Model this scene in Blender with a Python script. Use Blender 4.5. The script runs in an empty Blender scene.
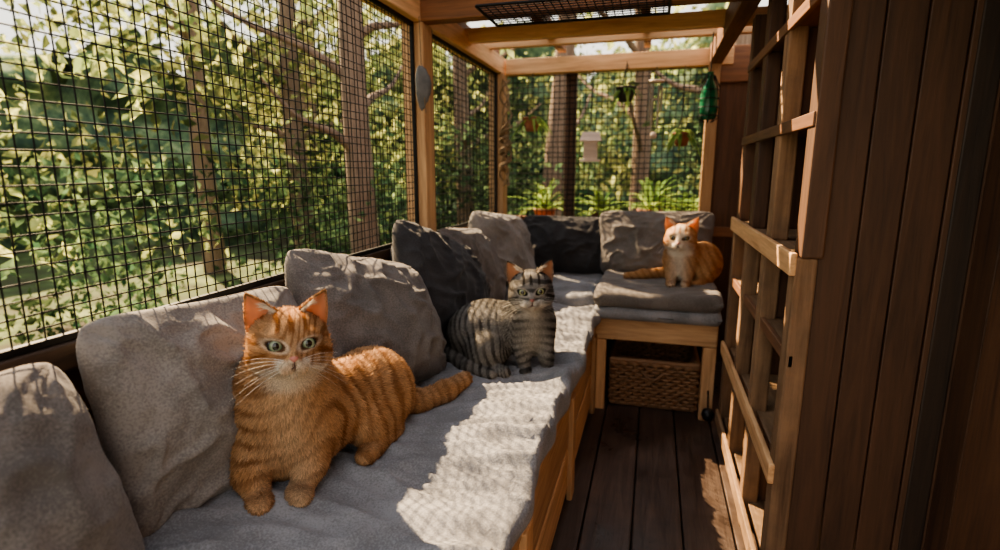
import bpy, math, random
import numpy as np
from mathutils import Vector, Matrix
random.seed(3)
SC = bpy.context.scene
COL = SC.collection

# ------------------------------------------------------------------ helpers
def link(o, parent=None):
    COL.objects.link(o)
    if parent is not None: o.parent = parent
    return o
def empty(name):
    o = bpy.data.objects.new(name, None); o.empty_display_size = .05
    return link(o)
def vnoise(P, scale=1.0, seed=0):
    rng = np.random.RandomState(seed)
    T = rng.rand(32, 32, 32).astype(np.float32)
    Q = np.asarray(P, dtype=np.float32) * scale
    i = np.floor(Q).astype(np.int64); f = Q - i; f = f*f*(3-2*f)
    r = 0
    for a in (0, 1):
        for b in (0, 1):
            for c in (0, 1):
                w = (f[:, 0] if a else 1-f[:, 0])*(f[:, 1] if b else 1-f[:, 1])*(f[:, 2] if c else 1-f[:, 2])
                r = r + w*T[(i[:, 0]+a) % 32, (i[:, 1]+b) % 32, (i[:, 2]+c) % 32]
    return r
def sstep(a, b, x):
    t = np.clip((x-a)/(b-a), 0, 1); return t*t*(3-2*t)
def np_mesh(name, V, F, mat=None, smooth=True, colors=None, normals=None, parent=None):
    V = np.ascontiguousarray(V, dtype=np.float32); F = np.ascontiguousarray(F, dtype=np.int32)
    me = bpy.data.meshes.new(name)
    k = F.shape[1]
    me.vertices.add(len(V)); me.vertices.foreach_set('co', V.ravel())
    me.loops.add(F.size); me.loops.foreach_set('vertex_index', F.ravel())
    me.polygons.add(len(F)); me.polygons.foreach_set('loop_start', np.arange(len(F), dtype=np.int32)*k)
    me.update(calc_edges=True)
    me.polygons.foreach_set('use_smooth', np.full(len(F), smooth, dtype=bool))
    if colors is not None:
        ca = me.color_attributes.new('Col', 'FLOAT_COLOR', 'POINT')
        c4 = np.ones((len(V), 4), dtype=np.float32); c4[:, :3] = colors
        ca.data.foreach_set('color', c4.ravel())
    if normals is not None:
        me.normals_split_custom_set_from_vertices(normals.tolist())
    if mat: me.materials.append(mat)
    return link(bpy.data.objects.new(name, me), parent)
def box(name, x0, x1, y0, y1, z0, z1, mat, bev=.004, parent=None):
    V = [(x, y, z) for x in (x0, x1) for y in (y0, y1) for z in (z0, z1)]
    F = [(0,1,3,2),(4,6,7,5),(0,4,5,1),(2,3,7,6),(0,2,6,4),(1,5,7,3)]
    me = bpy.data.meshes.new(name); me.from_pydata(V, [], F); me.update()
    me.materials.append(mat)
    o = link(bpy.data.objects.new(name, me), parent)
    if bev > 0:
        m = o.modifiers.new('b', 'BEVEL'); m.width = bev; m.segments = 2
    return o
def tube_arr(pts, rad, n=8):
    pts = np.array(pts, dtype=float); m = len(pts)
    rad = np.full(m, rad) if np.isscalar(rad) else np.array(rad)
    T = np.gradient(pts, axis=0); T /= np.linalg.norm(T, axis=1)[:, None]+1e-9
    ref = np.array([0, 0, 1.]) if abs(T[0][2]) < .8 else np.array([1., 0, 0])
    A = np.cross(T, ref); A /= np.linalg.norm(A, axis=1)[:, None]+1e-9
    B = np.cross(T, A)
    V = []
    for j in range(n):
        a = 2*math.pi*j/n
        V.append(pts + rad[:, None]*(math.cos(a)*A + math.sin(a)*B))
    V = np.stack(V, 1).reshape(-1, 3)
    F = []
    for i in range(m-1):
        for j in range(n):
            F.append((i*n+j, i*n+(j+1) % n, (i+1)*n+(j+1) % n, (i+1)*n+j))
    return V, np.array(F), None
def tubes(name, lst, mat, n=6, parent=None):
    VV = []; FF = []; off = 0
    for pts, r in lst:
        V, F, cap = tube_arr(pts, r, n)
        VV.append(V); FF.append(F+off); off += len(V)
    return np_mesh(name, np.vstack(VV), np.vstack(FF), mat, True, parent=parent)
def lathe(name, prof, cx, cy, mat, n=24, parent=None):
    V = []; F = []
    for r, z in prof:
        for j in range(n):
            a = 2*math.pi*j/n; V.append((cx+r*math.cos(a), cy+r*math.sin(a), z))
    for i in range(len(prof)-1):
        for j in range(n): F.append((i*n+j, i*n+(j+1) % n, (i+1)*n+(j+1) % n, (i+1)*n+j))
    return np_mesh(name, np.array(V), np.array(F), mat, True, parent=parent)

# ------------------------------------------------------------------ materials
def newmat(name):
    m = bpy.data.materials.new(name); m.use_nodes = True
    nt = m.node_tree; return m, nt, nt.nodes['Principled BSDF'], nt.nodes['Material Output']
def N(nt, t, **kw):
    n = nt.nodes.new(t)
    for k, v in kw.items(): setattr(n, k, v)
    return n
def ramp(nt, fac, stops):
    r = N(nt, 'ShaderNodeValToRGB'); e = r.color_ramp.elements
    e[0].position = stops[0][0]; e[0].color = (*stops[0][1], 1)
    e[1].position = stops[-1][0]; e[1].color = (*stops[-1][1], 1)
    for p, c in stops[1:-1]:
        q = e.new(p); q.color = (*c, 1)
    nt.links.new(fac, r.inputs['Fac']); return r
def wood(name, dark, light, axis='Y', rough=.6, bump=.25, sc=1.0, vary=(.72, 1.25), wear=0):
    m, nt, b, o = newmat(name)
    tc = N(nt, 'ShaderNodeTexCoord'); mp = N(nt, 'ShaderNodeMapping')
    s = {'X': (1.6, 22, 22), 'Y': (22, 1.6, 22), 'Z': (22, 22, 1.6)}[axis]
    mp.inputs['Scale'].default_value = [v*sc for v in s]
    nt.links.new(tc.outputs['Object'], mp.inputs['Vector'])
    n1 = N(nt, 'ShaderNodeTexNoise'); n1.inputs['Scale'].default_value = 1.2; n1.inputs['Detail'].default_value = 8
    n1.inputs['Roughness'].default_value = .65; n1.inputs['Distortion'].default_value = 1.1
    nt.links.new(mp.outputs[0], n1.inputs['Vector'])
    n2 = N(nt, 'ShaderNodeTexNoise'); n2.inputs['Scale'].default_value = 5; n2.inputs['Detail'].default_value = 4
    nt.links.new(mp.outputs[0], n2.inputs['Vector'])
    mx = N(nt, 'ShaderNodeMath', operation='MULTIPLY_ADD'); nt.links.new(n2.outputs['Fac'], mx.inputs[0]); mx.inputs[1].default_value = .35
    nt.links.new(n1.outputs['Fac'], mx.inputs[2])
    mid = tuple((a+c)/2 for a, c in zip(dark, light))
    r = ramp(nt, mx.outputs[0], [(.42, dark), (.6, mid), (.82, light)])
    oi = N(nt, 'ShaderNodeObjectInfo'); hs = N(nt, 'ShaderNodeHueSaturation')
    mr = N(nt, 'ShaderNodeMapRange'); mr.inputs['To Min'].default_value = vary[0]; mr.inputs['To Max'].default_value = vary[1]
    nt.links.new(oi.outputs['Random'], mr.inputs['Value']); nt.links.new(mr.outputs[0], hs.inputs['Value'])
    nt.links.new(r.outputs[0], hs.inputs['Color'])
    b.inputs['Roughness'].default_value = rough
    if wear > 0:
        n3 = N(nt, 'ShaderNodeTexNoise'); n3.inputs['Scale'].default_value = 3.5; n3.inputs['Detail'].default_value = 7; n3.inputs['Roughness'].default_value = .7
        nt.links.new(tc.outputs['Object'], n3.inputs[0])
        w_ = ramp(nt, n3.outputs['Fac'], [(.38, (1-wear,)*3), (.62, (1.0, 1.0, 1.0))])
        mm = N(nt, 'ShaderNodeMix'); mm.data_type = 'RGBA'; mm.blend_type = 'MULTIPLY'; mm.inputs[0].default_value = 1
        nt.links.new(hs.outputs[0], mm.inputs[6]); nt.links.new(w_.outputs[0], mm.inputs[7]); nt.links.new(mm.outputs[2], b.inputs['Base Color'])
        rm = N(nt, 'ShaderNodeMapRange'); rm.inputs['From Min'].default_value = .35; rm.inputs['From Max'].default_value = .65
        rm.inputs['To Min'].default_value = rough*.7; rm.inputs['To Max'].default_value = min(1, rough*1.9)
        nt.links.new(n3.outputs['Fac'], rm.inputs['Value']); nt.links.new(rm.outputs[0], b.inputs['Roughness'])
    else:
        nt.links.new(hs.outputs[0], b.inputs['Base Color'])
    bp = N(nt, 'ShaderNodeBump'); bp.inputs['Strength'].default_value = bump; bp.inputs['Distance'].default_value = .004
    nt.links.new(mx.outputs[0], bp.inputs['Height']); nt.links.new(bp.outputs[0], b.inputs['Normal'])
    return m
def fabric(name, c, rough=.95, var=.25, bump=.35):
    m, nt, b, o = newmat(name)
    tc = N(nt, 'ShaderNodeTexCoord')
    n1 = N(nt, 'ShaderNodeTexNoise'); n1.inputs['Scale'].default_value = 9; n1.inputs['Detail'].default_value = 6
    n2 = N(nt, 'ShaderNodeTexNoise'); n2.inputs['Scale'].default_value = 230; n2.inputs['Detail'].default_value = 3
    nt.links.new(tc.outputs['Object'], n1.inputs[0]); nt.links.new(tc.outputs['Object'], n2.inputs[0])
    ad = N(nt, 'ShaderNodeMath', operation='ADD'); nt.links.new(n1.outputs['Fac'], ad.inputs[0]); nt.links.new(n2.outputs['Fac'], ad.inputs[1])
    r = ramp(nt, ad.outputs[0], [(.7, tuple(v*(1-var) for v in c)), (1.0, tuple(min(1, v*(1+var)) for v in c))])
    hv = N(nt, 'ShaderNodeMath', operation='MULTIPLY'); hv.inputs[1].default_value = .85
    nt.links.new(ad.outputs[0], hv.inputs[0]); nt.links.new(hv.outputs[0], r.inputs['Fac'])
    nt.links.new(r.outputs[0], b.inputs['Base Color']); b.inputs['Roughness'].default_value = rough
    try:
        b.inputs['Sheen Weight'].default_value = .15; b.inputs['Sheen Roughness'].default_value = .5
        b.inputs['Specular IOR Level'].default_value = .12
    except Exception: pass
    bp = N(nt, 'ShaderNodeBump'); bp.inputs['Strength'].default_value = bump; bp.inputs['Distance'].default_value = .002
    nt.links.new(n2.outputs['Fac'], bp.inputs['Height']); nt.links.new(bp.outputs[0], b.inputs['Normal'])
    return m
def plain(name, c, rough=.5, metal=0, spec=.5):
    m, nt, b, o = newmat(name)
    tc = N(nt, 'ShaderNodeTexCoord'); n1 = N(nt, 'ShaderNodeTexNoise'); n1.inputs['Scale'].default_value = 30
    nt.links.new(tc.outputs['Object'], n1.inputs[0])
    r = ramp(nt, n1.outputs['Fac'], [(.3, tuple(v*.8 for v in c)), (.7, tuple(min(1, v*1.15) for v in c))])
    nt.links.new(r.outputs[0], b.inputs['Base Color'])
    b.inputs['Roughness'].default_value = rough; b.inputs['Metallic'].default_value = metal
    b.inputs['Specular IOR Level'].default_value = spec
    return m
def attrmat(name, transl=.0, rough=.9, gloss=False):
    m, nt, b, o = newmat(name)
    a = N(nt, 'ShaderNodeAttribute', attribute_name='Col')
    if gloss:
        nt.links.new(a.outputs['Color'], b.inputs['Base Color']); b.inputs['Roughness'].default_value = .08
        b.inputs['Coat Weight'].default_value = .6; b.inputs['Coat Roughness'].default_value = .02
        return m
    d = N(nt, 'ShaderNodeBsdfDiffuse'); t = N(nt, 'ShaderNodeBsdfTranslucent'); mx = N(nt, 'ShaderNodeMixShader')
    mx.inputs[0].default_value = transl
    nt.links.new(a.outputs['Color'], d.inputs[0]); nt.links.new(a.outputs['Color'], t.inputs[0])
    nt.links.new(d.outputs[0], mx.inputs[1]); nt.links.new(t.outputs[0], mx.inputs[2]); nt.links.new(mx.outputs[0], o.inputs[0])
    return m

PINE_Y = wood('pine_y', (.36, .18, .075), (.70, .44, .23), 'Y')
PINE_X = wood('pine_x', (.36, .18, .075), (.70, .44, .23), 'X')
PINE_Z = wood('pine_z', (.34, .17, .07), (.64, .39, .20), 'Z')
WEA_Y = wood('weathered_pine_y', (.20, .11, .055), (.46, .29, .16), 'Y', bump=.6, wear=.4)
WEA_Z = wood('weathered_pine_z', (.13, .07, .036), (.31, .185, .10), 'Z', bump=.6, wear=.4)
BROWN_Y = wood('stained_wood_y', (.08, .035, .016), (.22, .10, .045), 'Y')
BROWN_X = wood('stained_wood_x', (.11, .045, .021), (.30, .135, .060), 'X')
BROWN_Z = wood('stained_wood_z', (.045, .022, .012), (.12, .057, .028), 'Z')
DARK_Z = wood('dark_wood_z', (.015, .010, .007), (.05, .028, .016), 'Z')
DARK_Y = wood('dark_wood_y', (.02, .012, .008), (.07, .04, .022), 'Y')
FLOORM = wood('floor_wood', (.055, .035, .027), (.155, .105, .080), 'Y', rough=.34, bump=.7, vary=(.7, 1.2), wear=.55)
SEATM = fabric('seat_linen', (.225, .222, .226), bump=.6)
PILL_G = fabric('pillow_grey', (.155, .138, .125))
PILL_L = fabric('pillow_light_grey', (.23, .21, .19))
PILL_D = fabric('pillow_charcoal', (.042, .040, .041))
WIREM = plain('black_wire', (.012, .012, .012), .5, .6)
WICK = wood('wicker', (.12, .06, .03), (.32, .18, .09), 'X', sc=3)
ROPE = plain('rope', (.25, .17, .10), .9)
FURM = attrmat('fur', .35)
SKINM = attrmat('fur_undercoat', .0)
EARM = attrmat('ear_skin', .5)
EYEM = attrmat('cat_eye', gloss=True)
LEAFM = attrmat('leaf', .5)
NOSEM = plain('nose_pink', (.50, .20, .15), .45)
NOSED = plain('nose_dark', (.25, .09, .07), .45)
MOUTHM = plain('mouth_dark', (.10, .04, .03), .6)
WHISK = plain('whisker_white', (.9, .88, .82), .4)
TERRA = plain('terracotta', (.30, .12, .07), .85)
POTD = plain('dark_pot', (.03, .025, .022), .6)

# ------------------------------------------------------------------ camera
H = 1.2
psi = math.radians(15.74); th = math.radians(11.0); FPX = 540
Fv = Vector((-math.sin(psi)*math.cos(th), math.cos(psi)*math.cos(th), -math.sin(th)))
Rv = Vector((math.cos(psi), math.sin(psi), 0)); Uv = Rv.cross(Fv)
cam = bpy.data.cameras.new('camera'); co = link(bpy.data.objects.new('camera', cam))
M = Matrix((Rv, Uv, -Fv)).transposed().to_4x4(); M.translation = (0, 0, H)
co.matrix_world = M
cam.sensor_width = 36; cam.lens = FPX/1000*36; cam.clip_start = .02
cam.dof.use_dof = True; cam.dof.focus_distance = 1.35; cam.dof.aperture_fstop = 2.2
SC.camera = co

# ------------------------------------------------------------------ light
SUND = Vector((.61, -.38, -.64)).normalized()
sl = bpy.data.lights.new('sun', 'SUN'); sl.energy = 22.0; sl.angle = math.radians(.6); sl.color = (1.0, .74, .45)
so = link(bpy.data.objects.new('sun', sl)); so.rotation_mode = 'QUATERNION'
so.rotation_quaternion = SUND.to_track_quat('-Z', 'Y'); so.location = (-6, 4, 7)
w = bpy.data.worlds.new('world'); SC.world = w; w.use_nodes = True
bg = w.node_tree.nodes['Background']
wt = w.node_tree
tc = wt.nodes.new('ShaderNodeTexCoord'); sx = wt.nodes.new('ShaderNodeSeparateXYZ'); wt.links.new(tc.outputs['Generated'], sx.inputs[0])
rr = wt.nodes.new('ShaderNodeValToRGB'); rr.color_ramp.elements[0].position = .0; rr.color_ramp.elements[0].color = (1.0, .92, .76, 1)
rr.color_ramp.elements[1].position = .7; rr.color_ramp.elements[1].color = (.74, .78, .86, 1)
wt.links.new(sx.outputs[2], rr.inputs[0]); wt.links.new(rr.outputs[0], bg.inputs[0]); bg.inputs[1].default_value = 1.75
try:
    SC.view_settings.view_transform = 'AgX'; SC.view_settings.look = 'AgX - Medium High Contrast'
except Exception as e: print(e)
SC.view_settings.exposure = .2

# ------------------------------------------------------------------ room
WX, BY, SILL, TOP, RX = -1.0, 3.55, .90, 1.80, .34
Y0 = -.5
fl = empty('floor')
x = -1.0; i = 0
while x < .72:
    wd = .165
    box('plank_%d' % i, x, x+wd-.006, Y0, BY, -.03, 0, FLOORM, .003, fl); x += wd; i += 1
box('subfloor', -1.05, .75, Y0, BY+.05, -.07, -.032, DARK_Z, 0, fl)
wl = empty('wall_left')
for i in range(6):
    box('lower_board_%d' % i, WX-.05, WX-.025, Y0, BY, i*.15, i*.15+.146, BROWN_Y, .003, wl)
box('sill_rail', WX-.05, WX+.02, Y0, BY, SILL-.05, SILL, DARK_Y, .004, wl)
box('top_plate', WX-.06, WX+.04, Y0, BY, TOP, TOP+.10, PINE_Y, .005, wl)
box('upper_plate', WX-.09, WX-.0, Y0, BY, TOP+.10, TOP+.16, BROWN_Y, .005, wl)
box('post_1', WX-.05, WX+.05, 2.20, 2.30, 0, TOP, PINE_Z, .006, wl)
box('post_2', WX-.05, WX+.05, BY-.10, BY, 0, TOP, PINE_Z, .006, wl)
box('post_3', WX-.05, WX+.05, .40, .48, 0, TOP, PINE_Z, .006, wl)
box('batten', WX+.0, WX+.035, 2.302, 2.34, SILL, TOP, BROWN_Z, .003, wl)
wb = empty('wall_back')
for i in range(6):
    box('lower_board_%d' % i, WX, .72, BY+.005, BY+.03, i*.15, i*.15+.146, BROWN_X, .003, wb)
box('sill_rail', WX+.05, .72, BY-.04, BY+.04, SILL-.10, SILL-.04, BROWN_X, .004, wb)
box('header', WX+.05, .40, BY-.05, BY+.03, TOP-.005, TOP+.09, PINE_X, .005, wb)
box('post_right', .27, .335, BY-.06, BY+.02, 0, TOP+.1, PINE_Z, .005, wb)
box('mullion', -.57, -.50, BY+.008, BY+.05, SILL-.04, TOP, BROWN_Z, .003, wb)
box('lintel', .335, .72, BY-.04, BY+.03, TOP-.1, TOP+.1, BROWN_X, .004, wb)
box('side_boards', .337, .72, BY-.02, BY+.01, 0, TOP, BROWN_Z, .004, wb)

def wires_plane(name, axis, c, a0, a1, z0, z1, step, r, jit=.002):
    L = []
    def P(a, z, o): return (c+o, a, z) if axis == 'Y' else (a, c+o, z)
    n = int((a1-a0)/step)
    for i in range(n+1):
        a = a0+i*step; z = np.linspace(z0, z1, 10); ph = random.random()*6
        L.append(([P(a+jit*math.sin(zz*9+ph), zz, (.0015 if i % 2 else -.0015)) for zz in z], r))
    m = int((z1-z0)/step)
    for j in range(m+1):
        zz = z0+j*step; aa = np.linspace(a0, a1, 24); ph = random.random()*6
        L.append(([P(q, zz+jit*1.6*math.sin(q*5+ph), .0008) for q in aa], r))
    return tubes(name, L, WIREM, 5)
wires_plane('wire_mesh_screen', 'Y', WX-.005, Y0, 2.2, SILL+.002, TOP-.002, .0275, .0016)
wires_plane('wire_mesh_screen', 'Y', WX-.005, 2.3, BY-.1, SILL+.002, TOP-.002, .030, .0022)
wires_plane('wire_mesh_screen', 'X', BY+.0, WX+.05, .27, SILL-.03, TOP-.006, .034, .0027)
fr = empty('screen_frame')
for nm, a0, a1 in (('a', .48, 2.2), ('b', 2.342, BY-.1)):
    box('rail_bottom_'+nm, WX-.004, WX+.010, a0, a1, SILL, SILL+.014, WIREM, .002, fr)
    box('rail_top_'+nm, WX-.004, WX+.010, a0, a1, TOP-.014, TOP, WIREM, .002, fr)
    box('stile_1_'+nm, WX-.004, WX+.010, a0, a0+.014, SILL, TOP, WIREM, .002, fr)
    box('stile_2_'+nm, WX-.004, WX+.010, a1-.014, a1, SILL, TOP, WIREM, .002, fr)

ce = empty('ceiling')
box('crossbeam_1', WX-.05, .72, 2.20, 2.27, TOP+.0, TOP+.11, BROWN_X, .005, ce)
box('crossbeam_2', WX-.05, .72, 2.80, 2.85, TOP+.045, TOP+.115, PINE_X, .005, ce)
box('crossbeam_3', WX-.05, .72, 3.18, 3.22, TOP+.09, TOP+.15, PINE_X, .005, ce)
box('ridge_beam', .27, .34, Y0, BY, TOP+.0, TOP+.11, BROWN_Y, .005, ce)
box('side_rafter', -.62, -.57, 2.27, BY, TOP+.12, TOP+.19, BROWN_Y, .004, ce)
box('side_rafter_b', -.10, -.06, 2.27, BY, TOP+.12, TOP+.19, BROWN_Y, .004, ce)
for i, y in enumerate(np.arange(2.20, 2.95, .125)):
    box('roof_board_%d' % i, WX-.15, .75, y, y+.118, TOP+.19, TOP+.21, BROWN_X, .003, ce)
for i, y in enumerate(np.arange(-.4, 2.1, .35)):
    box('roof_slat_%d' % i, WX-.15, .75, y, y+.10, TOP+.16, TOP+.20, BROWN_X, .003, ce)
for i, xx in enumerate((-.93, .20, .33, .46, .59)):
    box('roof_side_board_%d' % i, xx, xx+.125, Y0, 2.2, TOP+.205, TOP+.225, BROWN_Y, .003, ce)

wr = empty('wall_right')
for i in range(22):
    y = Y0+i*.186
    box('board_%d' % i, .70, .72, y, y+.183, 0, TOP+.15, BROWN_Z, .002, wr)

# ------------------------------------------------------------------ shelving unit
sh = empty('shelving_unit')
posts = [2.50, 2.18, 1.84, 1.47]
SY0 = 1.466
for i, y in enumerate(posts):
    box('upright_%d' % i, RX, RX+.05, y-.03, y+.03, 0, .99, WEA_Z, .005, sh)
    box('upper_upright_%d' % i, RX+.01, RX+.06, y-.035, y+.035, .99, TOP, BROWN_Z if i != 2 else WEA_Z, .005, sh)
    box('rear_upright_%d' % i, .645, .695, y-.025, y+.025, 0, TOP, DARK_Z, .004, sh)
levels = [.10, .43, .74, .99, 1.33, 1.62]
for i, z in enumerate(levels):
    box('shelf_board_%d' % i, RX+.02, .69, SY0, 2.53, z-.02, z, WEA_Y if i < 4 else BROWN_Y, .003, sh)
    if i in (0, 1, 3):
        box('shelf_lip_%d' % i, RX-.012, RX+.004, 1.44, 2.53, z-.045, z+.012, WEA_Y if i == 0 else PINE_Y, .004, sh)
    else:
        box('shelf_lip_%d' % i, RX+.005, RX+.019, 1.44, 2.53, z-.03, z+.004, BROWN_Y, .003, sh)
for i, y in enumerate(posts[:3]):
    for j in range(0, 5):
        if (i+j) % 2 == 0:
            box('divider_%d_%d' % (i, j), RX+.05, .69, y-.01, y+.01, levels[j], levels[j+1]-.02, BROWN_Z, .002, sh)
for k in range(4):
    box('near_end_board_%d' % k, RX+.05+k*.081, RX+.05+k*.081+.078, 1.448, 1.465, 0, TOP, BROWN_Z, .003, sh)
for j in range(5):
    for k in range(3):
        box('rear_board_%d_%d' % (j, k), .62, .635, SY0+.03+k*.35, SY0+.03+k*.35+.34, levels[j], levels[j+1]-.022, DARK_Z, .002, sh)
box('end_panel', RX+.05, .69, 2.50, 2.53, 0, TOP, BROWN_Z, .003, sh)
def slab(name, x0, x1, y0, y1, zb, zt, r, mat, wr=.008, step=.012, seed=1, parent=None, fold=1.0, dip=0):
    def axis(a, b):
        e = [a + r*(1-math.cos(p)) for p in np.linspace(0, math.pi/2, 7)]
        n = max(3, int((b-a-2*r)/step))
        m = list(np.linspace(a+r, b-r, n))[1:-1]
        return np.array(e + m + [b-(q-a) for q in reversed(e)])
    X = axis(x0, x1); Y = axis(y0, y1); nx, ny = len(X), len(Y)
    gx, gy = np.meshgrid(X, Y, indexing='ij')
    ex = np.minimum(gx-x0, x1-gx); ey = np.minimum(gy-y0, y1-gy)
    a = np.clip((r-ex)/r, 0, 1); b = np.clip((r-ey)/r, 0, 1)
    drop = r*(1-np.sqrt(np.clip(1-a*a-b*b, 0, 1)))
    P = np.stack([gx.ravel(), gy.ravel(), np.zeros(gx.size)], 1)
    Q = P*[1.0, 2.2, 1]; n0 = vnoise(P, 3.1, seed)*1.2
    Qw = Q + np.stack([n0, n0*1.6, 0*n0], 1)*.25
    r1 = (1-np.abs(2*vnoise(Qw+11, 4.5, seed+1)-1))**3
    r2 = (1-np.abs(2*vnoise(Qw*[.6, 1.3, 1]+5, 11, seed+2)-1))**3
    r3 = vnoise(P, 2.2, seed+3)-.5
    dz = ((r1*1.0 + r2*.5)*wr*fold + r3*wr*1.6).reshape(gx.shape)
    edge = np.exp(-ex/.10)
    dz = dz*(1+.9*edge)
    zt_ = zt-drop+dz-.4*wr
    wob = (vnoise(P*[1, 1, 1], 9, seed+5)-.5).reshape(gx.shape)*wr*1.5
    gxx = gx + np.where(gx > (x0+x1)/2, 1, -1)*a*wob
    gyy = gy + np.where(gy > (y0+y1)/2, 1, -1)*b*wob
    Vt = np.stack([gxx.ravel(), gyy.ravel(), zt_.ravel()], 1)
    Vb = np.stack([gxx.ravel(), gyy.ravel(), (zb+drop).ravel()], 1)
    I = np.arange(nx*ny).reshape(nx, ny)
    q = np.stack([I[:-1, :-1], I[1:, :-1], I[1:, 1:], I[:-1, 1:]], -1).reshape(-1, 4)
    qb = q[:, ::-1]+nx*ny
    per = list(I[:, 0]) + list(I[-1, 1:]) + list(I[-2::-1, -1]) + list(I[0, -2:0:-1])
    per = np.array(per); nxt = np.roll(per, -1)
    side = np.stack([per+nx*ny, nxt+nx*ny, nxt, per], -1)
    return np_mesh(name, np.vstack([Vt, Vb]), np.vstack([q, qb, side]), mat, True, parent=parent)

# ------------------------------------------------------------------ benches
be = empty('corner_bench')
FX = -.245
box('top_rail', FX-.03, FX, .0, 2.66, .385, .46, PINE_Y, .005, be)
box('deck', WX, FX-.03, 0, BY-.06, .44, .459, BROWN_Y, .003, be)
box('mid_rail', FX-.03, FX-.006, .0, 2.66, .22, .375, PINE_Y, .005, be)
box('low_rail', FX-.03, FX-.006, .0, 2.66, .04, .205, PINE_Y, .005, be)
box('backing', FX-.05, FX-.032, .0, 2.66, 0.0, .44, DARK_Z, .002, be)
for i, y in enumerate((.3, 1.05, 1.8, 2.55)):
    box('leg_%d' % i, FX-.01, FX+.012, y, y+.07, 0, .40, PINE_Z, .005, be)
FY = 2.62
box('front_rail', FX, .325, FY, FY+.035, .375, .485, PINE_X, .006, be)
box('front_leg_1', FX, FX+.055, FY+.003, FY+.06, 0, .372, PINE_Z, .005, be)
box('front_leg_2', .265, .325, FY+.003, FY+.06, 0, .372, PINE_Z, .005, be)
box('deck_b', FX, .33, FY+.035, BY-.065, .45, .47, BROWN_X, .003, be)
box('inner_back', FX, .33, 3.1, 3.12, 0, .45, DARK_Z, .002, be)

wk = empty('wicker_basket')
bx0, bx1, by0, by1, bz0, bz1 = -.165, .25, 2.69, 3.05, .02, .255
def rrect(z, off, ph, n=200, grow=0.0):
    x0, x1, y0, y1 = bx0-grow, bx1+grow, by0-grow, by1+grow
    Lx, Ly = x1-x0, y1-y0; per = 2*(Lx+Ly); pts = []
    for k in range(n+1):
        s = (k % n)/n*per; s0 = s
        if s < Lx: p = (x0+s, y0); nn = (0, -1)
        elif s < Lx+Ly: p = (x1, y0+s-Lx); nn = (1, 0)
        elif s < 2*Lx+Ly: p = (x1-(s-Lx-Ly), y1); nn = (0, 1)
        else: p = (x0, y1-(s-2*Lx-Ly)); nn = (-1, 0)
        o = off*math.sin(s0/per*math.pi*2*30+ph)
        pts.append((p[0]+nn[0]*o, p[1]+nn[1]*o, z))
    return pts
L = []
for k in range(14):
    L.append((rrect(bz0+.006+k*.0172, .009, math.pi*(k % 2)), .0085))
L.append((rrect(bz1, 0, 0, grow=.004), .013)); L.append((rrect(bz1-.016, .004, 0, grow=.004), .010))
tubes('weave', L, WICK, 6, wk)
L = []
for k in range(30):
    p = rrect(0, 0, 0)[int((k+.5)/30*200)]
    L.append(([(p[0], p[1], bz0), (p[0], p[1], bz1)], .005))
tubes('stakes', L, WICK, 5, wk)
hx = (bx0+bx1)/2
tubes('handle', [([(hx-.05+.10*t, by0-.012-.022*math.sin(math.pi*t), bz1-.055-.03*math.sin(math.pi*t)) for t in np.linspace(0, 1, 12)], .008)], WICK, 6, wk)
slab('base', bx0, bx1, by0, by1, bz0-.015, bz0+.005, .008, WICK, 0, .05, parent=wk)

slab('seat_cushion', WX+.035, -.222, .05, 2.66, .462, .515, .026, SEATM, .024, .010, seed=4)
slab('seat_cushion', WX+.035, -.262, 2.66, BY-.08, .47, .575, .04, SEATM, .010, .014, seed=9)
slab('seat_cushion', -.262, .335, 2.57, 3.35, .487, .545, .028, SEATM, .006, .014, seed=14)
slab('seat_cushion', -.255, .33, 2.575, 3.32, .545, .615, .034, PILL_G, .009, .014, seed=19)

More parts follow.
